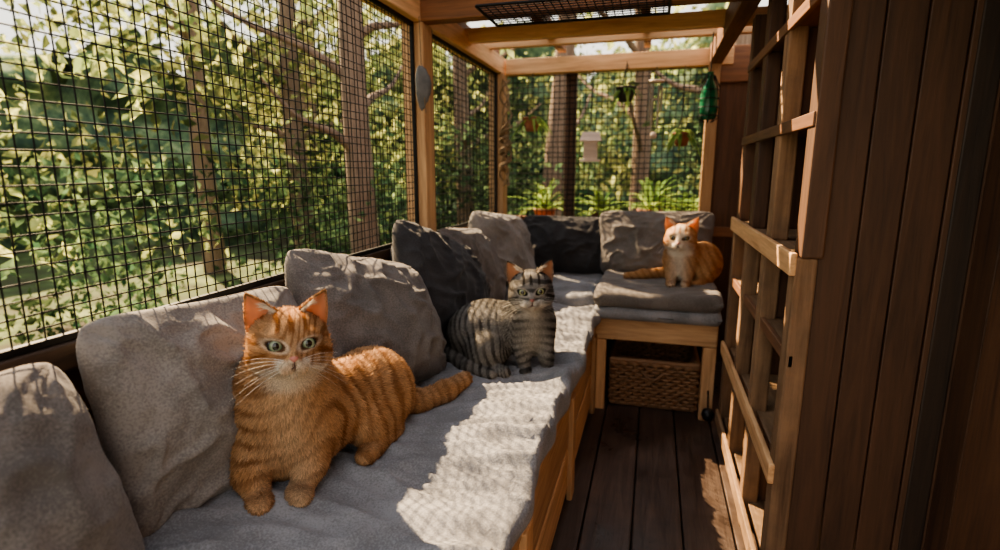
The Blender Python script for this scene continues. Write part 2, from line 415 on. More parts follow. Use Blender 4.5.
def pillow(cx, cy, cz, wd, ht, tk, yaw, lean, roll, mat, seed=0, n=64):
    t = np.linspace(-1, 1, n); t = np.sign(t)*(1-(1-np.abs(t))**1.35)
    u, v = np.meshgrid(t, t, indexing='ij')
    mxx = np.maximum(np.abs(u), np.abs(v))+1e-9
    p_ = 6.5
    k_ = mxx/((np.abs(u)**p_+np.abs(v)**p_)**(1/p_)+1e-9)
    k_ = 1-(1-k_)*mxx**2
    asym = .05*math.sin(seed*2.1)
    px = u*k_*(1-.06*(1-v**2)+asym*v)*wd/2; py = v*k_*(1-.06*(1-u**2)+.05*math.sin(seed)*u)*ht/2
    prof = np.clip((1-u**2), 0, 1)**.46*np.clip((1-v**2), 0, 1)**.46
    prof = prof*(1-.24*v)
    P = np.stack([u.ravel()*wd, v.ravel()*ht, np.full(u.size, seed*1.7)], 1)
    n0 = vnoise(P, 5, seed)
    Qw = P+np.stack([n0, -n0, 0*n0], 1)*.14
    def wrk(o):
        r1 = (1-np.abs(2*vnoise(Qw+o, 6, seed+1)-1))**3
        r2 = (1-np.abs(2*vnoise(Qw+o+3, 13, seed+2)-1))**3
        ang = np.arctan2(1-np.abs(v.ravel()), 1-np.abs(u.ravel()))
        cr = np.sin(ang*16+n0*5)*np.exp(-3.0*np.hypot(1-np.abs(u.ravel()), 1-np.abs(v.ravel())))
        return (r1*.020+r2*.008+cr*.009+(vnoise(P+o, 3, seed+5)-.5)*.04).reshape(u.shape)
    zt = tk/2*prof + wrk(0)*np.clip(prof*2, 0, 1)
    zb = -tk/2*prof - wrk(7)*np.clip(prof*2, 0, 1)
    V = np.vstack([np.stack([px.ravel(), py.ravel(), zt.ravel()], 1), np.stack([px.ravel(), py.ravel(), zb.ravel()], 1)])
    I = np.arange(n*n).reshape(n, n)
    q = np.stack([I[:-1, :-1], I[1:, :-1], I[1:, 1:], I[:-1, 1:]], -1).reshape(-1, 4)
    o = np_mesh('throw_pillow', V, np.vstack([q, q[:, ::-1]+n*n]), mat, True)
    wm = o.modifiers.new('weld', 'WELD'); wm.merge_threshold = .0008
    nx_, ny_ = math.cos(yaw), math.sin(yaw)
    nrm = Vector((nx_*math.cos(lean), ny_*math.cos(lean), math.sin(lean)))
    up = Vector((-nx_*math.sin(lean), -ny_*math.sin(lean), math.cos(lean)))
    W = up.cross(nrm)
    Mx = Matrix((W, up, nrm)).transposed().to_4x4()
    Mx = Matrix.Translation((cx, cy, cz)) @ Mx @ Matrix.Rotation(roll, 4, 'Z')
    o.matrix_world = Mx
    return o
R = math.radians
pillow(-.87, .36, .700, .54, .42, .18, R(-3), R(16), R(4), PILL_G, 3)
pillow(-.905, .93, .715, .58, .44, .13, R(0), R(10), R(-3), PILL_L, 4)
pillow(-.83, 1.47, .730, .62, .46, .21, R(-8), R(26), R(-14), PILL_G, 5)
pillow(-.81, 2.02, .735, .56, .48, .20, R(-10), R(22), R(-22), PILL_D, 6)
pillow(-.83, 2.45, .725, .48, .44, .17, R(-5), R(20), R(-8), PILL_G, 7)
pillow(-.79, 2.86, .765, .50, .44, .19, R(-20), R(20), R(-12), PILL_L, 8)
pillow(-.50, 3.32, .745, .62, .38, .18, R(-88), R(20), R(-2), PILL_D, 9)
pillow(.02, 3.24, .785, .66, .40, .19, R(-92), R(20), R(2), PILL_G, 10)

# ------------------------------------------------------------------ SDF / surface nets
def surfnet(f, lo, hi, h):
    lo = np.array(lo, float); hi = np.array(hi, float)
    n = np.ceil((hi-lo)/h).astype(int)+1
    ax = [lo[i]+h*np.arange(n[i]) for i in range(3)]
    g = np.stack(np.meshgrid(*ax, indexing='ij'), -1).reshape(-1, 3).astype(np.float32)
    V = np.empty(len(g), np.float32)
    for s in range(0, len(g), 400000): V[s:s+400000] = f(g[s:s+400000])
    V = V.reshape(n); V[V == 0] = 1e-7
    ins = V < 0; nx, ny, nz = n
    def S(A, o): return A[o[0]:nx-1+o[0], o[1]:ny-1+o[1], o[2]:nz-1+o[2]]
    C = [(a, b, c) for a in (0, 1) for b in (0, 1) for c in (0, 1)]
    cnt = sum(S(ins, o).astype(np.int8) for o in C)
    act = (cnt > 0) & (cnt < 8)
    ci = np.argwhere(act)
    acc = np.zeros((len(ci), 3)); num = np.zeros(len(ci))
    for a in C:
        for k in range(3):
            if a[k] == 0:
                b = list(a); b[k] = 1
                va = V[ci[:, 0]+a[0], ci[:, 1]+a[1], ci[:, 2]+a[2]]; vb = V[ci[:, 0]+b[0], ci[:, 1]+b[1], ci[:, 2]+b[2]]
                cr = (va < 0) != (vb < 0)
                t = np.where(cr, va/np.where(cr, va-vb, 1), 0)
                p = np.tile(np.array(a, float), (len(ci), 1)); p[:, k] += t
                acc += p*cr[:, None]; num += cr
    verts = lo + h*(ci+acc/num[:, None])
    idx = -np.ones((nx-1, ny-1, nz-1), np.int64); idx[act] = np.arange(len(ci))
    faces = []
    for k in range(3):
        u, w_ = (k+1) % 3, (k+2) % 3
        a = np.moveaxis(ins, (k, u, w_), (0, 1, 2)); I = np.moveaxis(idx, (k, u, w_), (0, 1, 2))
        m = a[:-1] != a[1:]
        m[:, 0, :] = False; m[:, -1, :] = False; m[:, :, 0] = False; m[:, :, -1] = False
        e = np.argwhere(m); i, j, l = e.T
        q = np.stack([I[i, j-1, l-1], I[i, j, l-1], I[i, j, l], I[i, j-1, l]], 1)
        fl_ = ~a[i, j, l]
        q[fl_] = q[fl_][:, ::-1]
        faces.append(q)
    return verts, np.vstack(faces)
def vnormals(V, F):
    n = np.cross(V[F[:, 2]]-V[F[:, 0]], V[F[:, 3]]-V[F[:, 1]])
    Nn = np.zeros_like(V)
    for k in range(4): np.add.at(Nn, F[:, k], n)
    return Nn/(np.linalg.norm(Nn, axis=1)[:, None]+1e-12)
def rot(ax, a):
    return np.array(Matrix.Rotation(a, 3, ax))
def prim(P, s):
    if s[0] == 'e':
        c, r = np.array(s[1], np.float32), np.array(s[2], np.float32); Q = P-c
        if len(s) > 4 and s[4] is not None: Q = Q @ np.asarray(s[4], np.float32)
        k0 = np.sqrt(((Q/r)**2).sum(1)); k1 = np.sqrt(((Q/(r*r))**2).sum(1))+1e-9
        return k0*(k0-1)/k1
    a, b = np.array(s[1], np.float32), np.array(s[2], np.float32); ra, rb = s[4]
    ba = b-a; pa = P-a; hh = np.clip((pa@ba)/(ba@ba), 0, 1)
    return np.sqrt(((pa-hh[:, None]*ba)**2).sum(1)) - (ra+(rb-ra)*hh)
def smin(a, b, k):
    h = np.clip(.5+.5*(b-a)/k, 0, 1); return b+(a-b)*h-k*h*(1-h)
def smax(a, b, k): return -smin(-a, -b, k)

EA, EB, EYY, EZZ, ETL = .175, .098, .37, .06, .36
HEAD = [
    ('e', (0, 0, .02), (.90, .88, .80), .1),
    ('e', (.28, .42, -.30), (.48, .50, .40), .25), ('e', (.28, -.42, -.30), (.48, .50, .40), .25),
    ('e', (.50, .0, -.25), (.52, .46, .45), .2),
    ('e', (.88, .15, -.40), (.27, .20, .17), .08), ('e', (.88, -.15, -.40), (.27, .20, .17), .08),
    ('e', (.80, 0, -.60), (.22, .17, .14), .08),
    ('c', (.62, 0, .22), (1.04, 0, -.20), .12, (.21, .115)),
    ('e', (.57, .36, .25), (.28, .30, .16), .12), ('e', (.57, -.36, .25), (.28, .30, .16), .12),
]
def head_sdf(Hh):
    d = None
    for s in HEAD:
        q = prim(Hh, s); d = q if d is None else smin(d, q, s[3])
    for sg in (1, -1):
        q = prim(Hh, ('e', (.92, sg*EYY, EZZ), (.25, EA, EB), 0, rot('X', sg*ETL)))
        d = smax(d, -q, .04)
    return d

def build_cat(name, origin, cam_dir, S, body, headc, hyaw, hpitch, hroll, hs, lo, hi, h, colfn, earcol, eyecol, nosem, nfur, furlen, seed, tongue=None, width=.0011):
    root = empty(name)
    xd = np.array([cam_dir[0], cam_dir[1], 0.]); xd /= np.linalg.norm(xd)
    yd = np.array([-xd[1], xd[0], 0.])
    B = np.stack([xd, yd, [0, 0, 1.]], 1)*S
    origin = np.array(origin)
    toW = lambda P: P@B.T+origin
    Rh = rot('Z', hyaw)@rot('Y', -hpitch)@rot('X', hroll)
    hc = np.array(headc)
    toH = lambda P: ((P-hc)@Rh)/hs
    frH = lambda Q: np.asarray(Q, float)@Rh.T*hs+hc
    def f(P):
        d = None
        for s in body:
            q = prim(P, s); d = q if d is None else smin(d, q, s[3])
        Hh = toH(P).astype(np.float32)
        q = head_sdf(Hh)*hs
        return smin(d, q, .018)
    V, F = surfnet(f, lo, hi, h)
    Nn = vnormals(V, F)
    colr = colfn(V, toH(V))
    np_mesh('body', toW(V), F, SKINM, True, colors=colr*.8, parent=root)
    earV = []
    for sg in (1, -1):
        Bp = np.array([-.02, sg*.54, .46]); Tp = np.array([-.05, sg*.96, 1.24]); ax_ = Tp-Bp; Lh = np.linalg.norm(ax_); ax_ /= Lh
        n_ = np.array([math.cos(.32), sg*math.sin(.32), 0]); n_ -= ax_*(n_@ax_); n_ /= np.linalg.norm(n_); w_ = np.cross(ax_, n_)
        ss = np.linspace(-.3, 1, 26); tt = np.linspace(-1, 1, 19)
        s_, t_ = np.meshgrid(ss, tt, indexing='ij')
        s1 = np.clip(s_, 0, 1)
        hw = .47*(1-s1**1.35)**.90*(1-.06*np.clip(-s_*5, 0, 1))+.012
        base = Bp + s_[..., None]*Lh*ax_ + (t_*hw)[..., None]*w_
        cup = .62*hw*(1-t_**2)
        back = base - (cup)[..., None]*n_
        front = base - (cup*.80-.006)[..., None]*n_
        m, n2 = s_.shape; I = np.arange(m*n2).reshape(m, n2)
        q = np.stack([I[:-1, :-1], I[1:, :-1], I[1:, 1:], I[:-1, 1:]], -1).reshape(-1, 4)
        Vf = frH(front.reshape(-1, 3)); Vb = frH(back.reshape(-1, 3))
        cin = np.tile(np.array(earcol), (m*n2, 1))
        edge = (np.abs(t_)**4).ravel()[:, None]; cfur = colfn(Vb, toH(Vb))
        cin = cin*(1-edge*.7)+cfur*edge*.7
        np_mesh('ear_'+('l' if sg > 0 else 'r'), toW(np.vstack([Vf, Vb])), np.vstack([q, q[:, ::-1]+m*n2]), EARM, True,
                colors=np.vstack([cin, cfur]), parent=root)
        earV.append((Vb, q, -n_@Rh.T, Vf, m, n2))
    for sg in (1, -1):
        er = .225; ec = np.array([.660, sg*(EYY-.005), EZZ])
        nu, nv = 64, 48
        th_, ph_ = np.meshgrid(np.linspace(0, math.pi, nv), np.linspace(0, 2*math.pi, nu, endpoint=False), indexing='ij')
        d = np.stack([np.cos(th_), np.sin(th_)*np.cos(ph_), np.sin(th_)*np.sin(ph_)], -1).reshape(-1, 3)
        g = np.array([1, sg*.06, .0]); g /= np.linalg.norm(g)
        up = np.array([0, 0, 1.]); sd = np.cross(up, g)
        a1 = d@sd; a2 = d@up
        rr_ = np.hypot(a1, a2)
        pup = sstep(.44, .36, np.hypot(a1*1.1, a2*.95))
        ring = sstep(.58, .72, rr_)
        ir = np.array(eyecol[0])*(1-sstep(.35, .65, rr_))[:, None]+np.array(eyecol[1])*sstep(.35, .65, rr_)[:, None]
        c = ir*(1-pup[:, None])+.004*pup[:, None]; c = c*(1-ring[:, None])+.008*ring[:, None]
        I = np.arange(nu*nv).reshape(nv, nu)
        q = np.stack([I[:-1], I[1:], np.roll(I, -1, 1)[1:], np.roll(I, -1, 1)[:-1]], -1).reshape(-1, 4)
        np_mesh('eye_'+('l' if sg > 0 else 'r'), toW(frH(ec+d*er)), q, EYEM, True, colors=c, parent=root)
    th_, ph_ = np.meshgrid(np.linspace(0, math.pi, 16), np.linspace(0, 2*math.pi, 24, endpoint=False), indexing='ij')
    d = np.stack([np.sin(th_)*np.cos(ph_), np.sin(th_)*np.sin(ph_), np.cos(th_)], -1).reshape(-1, 3)
    wz = .45+.55*sstep(-.8, .6, d[:, 2])
    nose = np.array([1.115, 0, -.235])+d*np.array([.075, .125, .080])*np.stack([np.ones_like(wz), wz, np.ones_like(wz)], 1)
    I = np.arange(16*24).reshape(16, 24)
    q = np.stack([I[:-1], I[1:], np.roll(I, -1, 1)[1:], np.roll(I, -1, 1)[:-1]], -1).reshape(-1, 4)
    np_mesh('nose', toW(frH(nose)), q, nosem, True, parent=root)
    Lm = [([(1.14, 0, -.29), (1.14, 0, -.36), (1.12, 0, -.42)], .014)]
    for sg in (1, -1):
        Lm.append(([(1.12, 0, -.42), (1.12, sg*.07, -.475), (1.08, sg*.15, -.515), (1.01, sg*.23, -.53), (.92, sg*.30, -.50)], .017))
    tubes('mouth', [(toW(frH(np.array(p)+[.02, 0, 0])), r*hs*S) for p, r in Lm], MOUTHM, 6, root)
    rng = np.random.RandomState(seed)
    Lw = []
    for sg in (1, -1):
        for k in range(7):
            a = (k-3)*.13; s0 = np.array([1.04, sg*(.18+.03*(k % 3)), -.37-.03*(k-3)])
            pts = []
            Lk = .85+.35*rng.rand()
            for t in np.linspace(0, 1, 9):
                pts.append(s0+np.array([.10*t-.35*t*t, sg*Lk*t, Lk*(a*t*-1+.02*t-.38*t*t)]))
            Lw.append((toW(frH(np.array(pts))), list(np.linspace(.0044, .0012, 9)*hs*S)))
    tubes('whiskers', Lw, WHISK, 4, root)
    def strands(P, n, cnt_seed, lens, flow, color, wd):
        rg = np.random.RandomState(cnt_seed); m = len(P)
        fl2 = flow-(flow*n).sum(1)[:, None]*n; fl2 /= np.linalg.norm(fl2, axis=1)[:, None]+1e-9
        d = fl2*.92+n*.42+rg.randn(m, 3)*.20; d /= np.linalg.norm(d, axis=1)[:, None]
        side = np.cross(n, d); side /= np.linalg.norm(side, axis=1)[:, None]+1e-9
        L_ = (lens*(.65+.6*rg.rand(m)))[:, None]
        w2 = (wd*(.7+.6*rg.rand(m)))[:, None]
        p0 = P-n*.001
        mid = P+d*L_*.5+n*L_*.06
        tip = P+d*L_-n*L_*.06
        VV = np.stack([p0-side*w2, p0+side*w2, mid-side*w2*.75, mid+side*w2*.75, tip], 1).reshape(-1, 3)
        o = np.arange(m)[:, None]*5
        T = np.concatenate([o+[0, 2, 1], o+[1, 2, 3], o+[2, 4, 3]], 0)
        g = np.cross(VV[T[:m, 1]]-VV[T[:m, 0]], VV[T[:m, 2]]-VV[T[:m, 0]])
        bad = (g*n).sum(1) < 0; bad3 = np.concatenate([bad, bad, bad])
        T[bad3] = T[bad3][:, ::-1]
        NN = n+d*.15+rg.randn(m, 3)*.12; NN /= np.linalg.norm(NN, axis=1)[:, None]
        br = (.74+.52*rg.rand(m))[:, None]
        c = color*br
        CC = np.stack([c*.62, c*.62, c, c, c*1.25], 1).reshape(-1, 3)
        return VV, T, np.repeat(NN, 5, 0), np.clip(CC, 0, 1)
    tri = np.vstack([F[:, [0, 1, 2]], F[:, [0, 2, 3]]])
    ar = np.linalg.norm(np.cross(V[tri[:, 1]]-V[tri[:, 0]], V[tri[:, 2]]-V[tri[:, 0]]), axis=1)
    cen = V[tri].mean(1); Hc = toH(cen); isH = np.linalg.norm(Hc, axis=1) < 1.3
    wgt = ar*np.where(isH & (Hc[:, 0] > .3), 2.4, 1.0)*np.where(cen[:, 2] < .004, 0, 1)
    pk = rng.choice(len(tri), nfur, p=wgt/wgt.sum())
    r1, r2 = np.sqrt(rng.rand(nfur)), rng.rand(nfur)
    b = np.stack([1-r1, r1*(1-r2), r1*r2], 1)[..., None]
    P = (V[tri[pk]]*b).sum(1); n = (Nn[tri[pk]]*b).sum(1); n /= np.linalg.norm(n, axis=1)[:, None]+1e-9
    Hh = toH(P); rh = np.linalg.norm(Hh, axis=1)
    keep = np.ones(nfur, bool)
    for sg in (1, -1):
        q = (Hh-np.array([.80, sg*EYY, EZZ]))@rot('X', sg*ETL)
        keep &= ~((np.abs(q[:, 0]) < .35) & ((q[:, 1]/(EA+.01))**2+(q[:, 2]/(EB+.012))**2 < 1))
    keep &= ~(((Hh[:, 1]/.12)**2+((Hh[:, 2]+.23)/.09)**2 < 1) & (Hh[:, 0] > .85))
    P, n, Hh, rh = P[keep], n[keep], Hh[keep], rh[keep]
    facew = sstep(1.3, 1.05, rh)
    nosep = frH(np.array([[1.15, 0, -.1]]))[0]
    flowH = P-nosep; flowB = P-hc-np.array([.05, 0, 0.04])
    flowH /= np.linalg.norm(flowH, axis=1)[:, None]; flowB /= np.linalg.norm(flowB, axis=1)[:, None]
    flow = flowH*facew[:, None]+flowB*(1-facew[:, None])
    flow += .3*np.stack([vnoise(P, 30, 51)-.5, vnoise(P, 30, 52)-.5, vnoise(P, 30, 53)-.5], 1)*2*(1-facew[:, None])
    low = sstep(.01, .07, P[:, 2])
    lens = furlen*(1-facew)*(.45+.55*low)+furlen*facew*(.18+.55*sstep(.5, -.2, Hh[:, 0])+.6*sstep(.50, .8, np.abs(Hh[:, 1])))
    A = strands(P, n, seed+1, lens, flow, colfn(P, Hh), width*(1-.35*facew))
    parts = [A]
    for Vb, q, nb, Vf, m, n2 in earV:
        pk = rng.choice(len(q), max(500, nfur//60)); c4 = Vb[q[pk]]; wv = rng.rand(len(pk), 2)
        Pe = c4[:, 0]*((1-wv[:, :1])*(1-wv[:, 1:]))+c4[:, 1]*(wv[:, :1]*(1-wv[:, 1:]))+c4[:, 2]*(wv[:, :1]*wv[:, 1:])+c4[:, 3]*((1-wv[:, :1])*wv[:, 1:])
        ne = np.tile(nb, (len(pk), 1)); fl_ = np.tile(np.array([0, 0, 1.]), (len(pk), 1))
        parts.append(strands(Pe, ne, seed+7, np.full(len(pk), furlen*.35), fl_, colfn(Pe, toH(Pe)), width*.8))
        I = np.arange(m*n2).reshape(m, n2)
        rowi = rng.randint(5, 16, 160); inner = Vf[I[rowi, 1 if np.linalg.norm(Vf[I[8, 1]]-hc-[0, 0, 0]) < np.linalg.norm(Vf[I[8, n2-2]]-hc) else n2-2]]
        cen_ = Vf[I[14, n2//2]]
        ne = np.tile(-nb, (160, 1)); parts.append(strands(inner, ne, seed+9, np.full(160, .022*hs/.08), (cen_-inner)+np.array([0, 0, .02]), np.tile([.75, .62, .48], (160, 1)), width*.6))
    off = 0; VV = []; TT = []; NN = []; CC = []
    for a in parts:
        VV.append(a[0]); TT.append(a[1]+off); NN.append(a[2]); CC.append(a[3]); off += len(a[0])
    VV = toW(np.vstack(VV)); NN = np.vstack(NN)@(B.T/S)
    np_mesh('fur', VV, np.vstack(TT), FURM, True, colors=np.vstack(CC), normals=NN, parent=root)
    return root

def face_pattern(c, Hh, light, dark, rim, amt=1.0):
    rh = np.linalg.norm(Hh, axis=1)
    hd = sstep(1.32, 1.12, rh)[:, None]
    x_, y_, z_ = Hh.T; ay = np.abs(y_)
    nz_ = vnoise(Hh, 3, 5)-.5
    f = sstep(.25, .42, z_)*sstep(-.5, -.1, x_)*(ay < .6)
    st = sstep(.2, .8, np.sin(ay*20+z_*3+nz_*2))*f
    ck = sstep(.48, .62, ay)*sstep(.25, .05, z_)*sstep(-.65, -.4, z_)
    st2 = sstep(.2, .8, np.sin(z_*17+ay*7+nz_*2.5))*ck
    s = np.clip((st+st2)*amt, 0, 1)[:, None]*hd
    c = c*(1-s)+np.array(dark)*s
    mz = sstep(.60, .82, x_)*sstep(-.20, -.32, z_)*sstep(.46, .32, ay)
    ch = sstep(-.42, -.58, z_)*sstep(.1, .4, x_)*.8
    m = np.clip(mz+ch, 0, 1)[:, None]*hd
    c = c*(1-m)+np.array(light)*m
    for sg in (1, -1):
        q1 = (y_-sg*EYY); q2 = (z_-EZZ)
        ca, sa = math.cos(sg*ETL), math.sin(sg*ETL)
        a = q1*ca+q2*sa; b = -q1*sa+q2*ca
        r = np.sqrt((a/EA)**2+(b/EB)**2)
        lt = (sstep(2.1, 1.5, r)*(x_ > .3)*.6)[:, None]
        c = c*(1-lt)+np.array(light)*lt
        dk = (sstep(1.45, 1.18, r)*(x_ > .3))[:, None]
        c = c*(1-dk)+np.array(rim)*dk
    ml = (sstep(.045, .02, ay)*sstep(-.30, -.34, z_)*sstep(-.50, -.44, z_)*sstep(.85, .95, x_)*.8)[:, None]
    c = c*(1-ml)+np.array(rim)*ml
    dots = ((np.sin(y_*60)*np.sin(z_*60) > .75)*mz*.35)[:, None]
    c = c*(1-dots)
    return c

# ---- ginger
def col_ginger(P, Hh):
    n = vnoise(P+3, 14, 1); n2 = vnoise(P+1, 40, 2)
    base = np.array([.50, .275, .130]); lt = np.array([.70, .48, .29]); dk = np.array([.25, .108, .040])
    c = base+(lt-base)*(n2*.6)[:, None]
    wc = sstep(.10, -.02, P[:, 1])
    s = P[:, 2]*wc*1.0+(P[:, 1]*.95-P[:, 0]*.35+P[:, 2]*.12)*(1-wc)
    st = sstep(.15, .75, np.sin(s*2*math.pi/.036+n*5.5))*(.2+.65*vnoise(P, 22, 7))
    c = c*(1-st[:, None])+dk*st[:, None]
    chest = (np.exp(-((P[:, 1]+.01)/.045)**2)*sstep(.02, .06, P[:, 0])*sstep(.30, .22, P[:, 2])*.45)[:, None]
    c = c*(1-chest)+np.array([.78, .60, .40])*chest
    return face_pattern(c, Hh, (.82, .70, .55), (.30, .12, .04), (.17, .09, .05), .9)
gb = [
    ('e', (-.030, -.020, .150), (.090, .110, .150), .03),
    ('e', (-.065, -.030, .07), (.095, .120, .085), .03),
    ('c', (-.04, -.010, .20), (-.01, .005, .29), .04, (.092, .074)),
    ('c', (-.06, .02, .13), (-.17, .19, .110), .05, (.094, .100)),
    ('e', (-.185, .205, .10), (.098, .100, .110), .04),
    ('e', (-.105, .19, .070), (.092, .058, .076), .02, rot('Z', -.5)),
    ('c', (-.10, .235, .028), (.0, .150, .020), .015, (.028, .021)),
    # forelegs
    ('c', (-.02, -.085, .15), (.035, -.095, .050), .02, (.046, .031)),
    ('c', (.035, -.095, .050), (.065, -.085, .020), .012, (.029, .024)),
    ('e', (.095, -.080, .018), (.038, .026, .019), .008),
    ('c', (-.01, .045, .15), (.040, .025, .050), .02, (.046, .031)),
    ('c', (.040, .025, .050), (.065, .005, .020), .012, (.029, .024)),
    ('e', (.095, -.004, .018), (.038, .026, .019), .008),
    ('c', (-.20, .26, .06), (-.215, .34, .034), .03, (.040, .028)),
    ('c', (-.215, .34, .034), (-.26, .43, .030), .02, (.028, .028)),
    ('c', (-.26, .43, .030), (-.31, .51, .040), .02, (.028, .020)),
]
build_cat('ginger_cat', (-.742, .950, .512), (.63, -.77), 1.0, gb, (.015, .0, .330), R(4), R(6), R(-3), .083,
          (-.40, -.22, -.02), (.17, .57, .45), .0040, col_ginger, (.85, .42, .25), ((.30, .34, .22), (.16, .20, .12)), NOSEM, 180000, .017, 11)

# ---- tabby
def col_tabby(P, Hh):
    n = vnoise(P+9, 13, 3); n2 = vnoise(P+1, 45, 4)
    base = np.array([.225, .205, .180]); lt = np.array([.42, .395, .36]); dk = np.array([.028, .025, .023])
    c = base+(lt-base)*(n2*.6)[:, None]
    wc = sstep(-.11, -.05, P[:, 1])
    s = (P[:, 2]+.15*np.abs(P[:, 1]))*wc+(P[:, 1]*.9+P[:, 0]*.25+P[:, 2]*.35)*(1-wc)
    st = sstep(-.05, .6, np.sin(s*2*math.pi/.026+n*6.5))*(.30+.65*vnoise(P, 25, 7))
    c = c*(1-st[:, None])+dk*st[:, None]
    spine = (sstep(.19, .22, P[:, 2])*sstep(-.04, -.08, P[:, 1])*.6)[:, None]
    c = c*(1-spine)+dk*spine
    chest = (np.exp(-((P[:, 1]-.01)/.035)**2)*sstep(.0, .04, P[:, 0])*sstep(.06, .1, P[:, 2])*sstep(.26, .22, P[:, 2])*.6)[:, None]
    c = c*(1-chest)+np.array([.52, .47, .40])*chest
    return face_pattern(c, Hh, (.60, .54, .46), (.03, .024, .018), (.02, .015, .012), .9)
tb = [
    ('e', (-.025, .005, .160), (.066, .070, .115), .03),
    ('c', (-.03, .0, .20), (.0, .0, .27), .035, (.060, .048)),
    ('c', (-.04, -.02, .15), (-.11, -.15, .115), .05, (.078, .098)),
    ('e', (-.10, -.175, .100), (.118, .128, .108), .04),
    ('e', (-.005, -.150, .070), (.083, .074, .072), .022),
    ('c', (.02, -.16, .022), (.085, -.085, .018), .015, (.028, .020)),
    ('c', (-.01, -.035, .17), (.025, -.025, .06), .02, (.036, .023)),
    ('c', (.025, -.025, .06), (.035, -.018, .018), .010, (.022, .018)),
    ('e', (.052, -.015, .014), (.032, .021, .016), .008),
    ('c', (-.01, .045, .17), (.025, .055, .06), .02, (.036, .023)),
    ('c', (.025, .055, .06), (.035, .060, .018), .010, (.022, .018)),
    ('e', (.055, .068, .014), (.032, .021, .016), .008),
    ('c', (-.15, -.28, .045), (-.05, -.285, .026), .03, (.034, .026)),
    ('c', (-.05, -.285, .026), (.06, -.21, .022), .02, (.025, .022)),
    ('c', (.06, -.21, .022), (.10, -.13, .018), .02, (.022, .017)),
]
build_cat('tabby_cat', (-.386, 1.758, .512), (.214, -.977), 1.0, tb, (.02, .0, .294), R(2), R(0), R(3), .078,
          (-.26, -.35, -.02), (.16, .13, .39), .0038, col_tabby, (.68, .34, .20), ((.38, .38, .20), (.18, .20, .11)), NOSED, 120000, .011, 21, width=.0011)

# ---- small orange and white cat
def col_cream(P, Hh):
    n = vnoise(P+5, 13, 8); n2 = vnoise(P+1, 40, 9)
    base = np.array([.56, .31, .14]); lt = np.array([.74, .52, .32]); dk = np.array([.38, .17, .06])
    c = base+(lt-base)*(n2*.5)[:, None]
    st = sstep(.1, .7, np.sin((P[:, 1]+P[:, 2]*.6)*2*math.pi/.04+n*5))*.5
    c = c*(1-st[:, None])+dk*st[:, None]
    ch = (np.exp(-((P[:, 1]+.01)/.04)**2)*sstep(.0, .05, P[:, 0])*.85)[:, None]
    c = c*(1-ch)+np.array([.86, .76, .64])*ch
    return face_pattern(c, Hh, (.88, .79, .67), (.42, .19, .07), (.12, .07, .04), .8)
cb = [
    ('e', (-.02, -.005, .12), (.078, .082, .120), .03),
    ('c', (-.03, -.0, .16), (.0, -.01, .225), .04, (.070, .055)),
    ('c', (-.05, .02, .12), (-.12, .10, .10), .05, (.085, .098)),
    ('e', (-.11, .115, .10), (.11, .085, .105), .04),
    ('e', (-.04, .115, .065), (.085, .062, .072), .025),
    ('c', (.0, .13, .022), (.07, .085, .018), .015, (.028, .022)),
    ('c', (.0, -.045, .13), (.06, -.045, .03), .02, (.038, .024)),
    ('e', (.105, -.045, .018), (.045, .024, .018), .01),
    ('c', (.0, .035, .13), (.06, .033, .03), .02, (.038, .024)),
    ('e', (.105, .028, .018), (.045, .024, .018), .01),
    ('c', (-.16, .06, .04), (-.14, -.08, .028), .03, (.034, .028)),
    ('c', (-.14, -.08, .028), (-.06, -.20, .026), .02, (.028, .025)),
    ('c', (-.06, -.20, .026), (-.01, -.28, .022), .02, (.025, .018)),
]
build_cat('orange_and_white_cat', (.155, 2.905, .618), (-.059, -.998), .97, cb, (.01, -.01, .250), R(-6), R(0), R(0), .085,
          (-.24, -.32, -.02), (.18, .22, .37), .005, col_cream, (.82, .40, .24), ((.35, .25, .10), (.15, .10, .04)), NOSEM, 60000, .013, 31, width=.0015)

# ------------------------------------------------------------------ hanging things
ln = empty('hanging_glass_lantern')
GREEN = plain('green_glass', (.02, .16, .08), .12); 
lx, ly = .235, 2.92
lathe('glass', [(0, 1.44), (.035, 1.445), (.042, 1.48), (.042, 1.56), (.030, 1.60), (.015, 1.63), (.014, 1.66), (.018, 1.665), (0, 1.666)], lx, ly, GREEN, 20, ln)
L = [([(lx, ly, 1.66), (lx, ly, TOP+.045)], .003)]
for k in range(8):
    a = k*math.pi/4; L.append(([(lx+.047*math.cos(a), ly+.047*math.sin(a), z) if 0 < i < 4 else (lx+.02*math.cos(a), ly+.02*math.sin(a), z) for i, z in enumerate((1.43, 1.45, 1.52, 1.59, 1.65))], .0025))
for z in (1.46, 1.50, 1.54, 1.58):
    L.append(([(lx+.048*math.cos(a), ly+.048*math.sin(a), z) for a in np.linspace(0, 2*math.pi, 20)], .002))
tubes('wire_cage', L, WIREM, 5, ln)
fd = empty('bird_feeder')
FEED = wood('feeder_wood', (.34, .25, .20), (.62, .50, .42), 'X')
fx, fy = -.39, 3.44
box('tray', fx-.060, fx+.060, fy-.03, fy+.03, 1.25, 1.265, FEED, .003, fd)
box('body', fx-.042, fx+.042, fy-.02, fy+.02, 1.265, 1.375, FEED, .004, fd)
V = np.array([(fx-.065, fy-.035, 1.375), (fx+.065, fy-.035, 1.375), (fx+.065, fy+.035, 1.375), (fx-.065, fy+.035, 1.375), (fx-.05, fy, 1.43), (fx+.05, fy, 1.43)])
me = bpy.data.meshes.new('roof'); me.from_pydata(V.tolist(), [], [(0, 1, 5, 4), (2, 3, 4, 5), (3, 0, 4), (1, 2, 5), (3, 2, 1, 0)]); me.materials.append(FEED); link(bpy.data.objects.new('roof', me), fd)
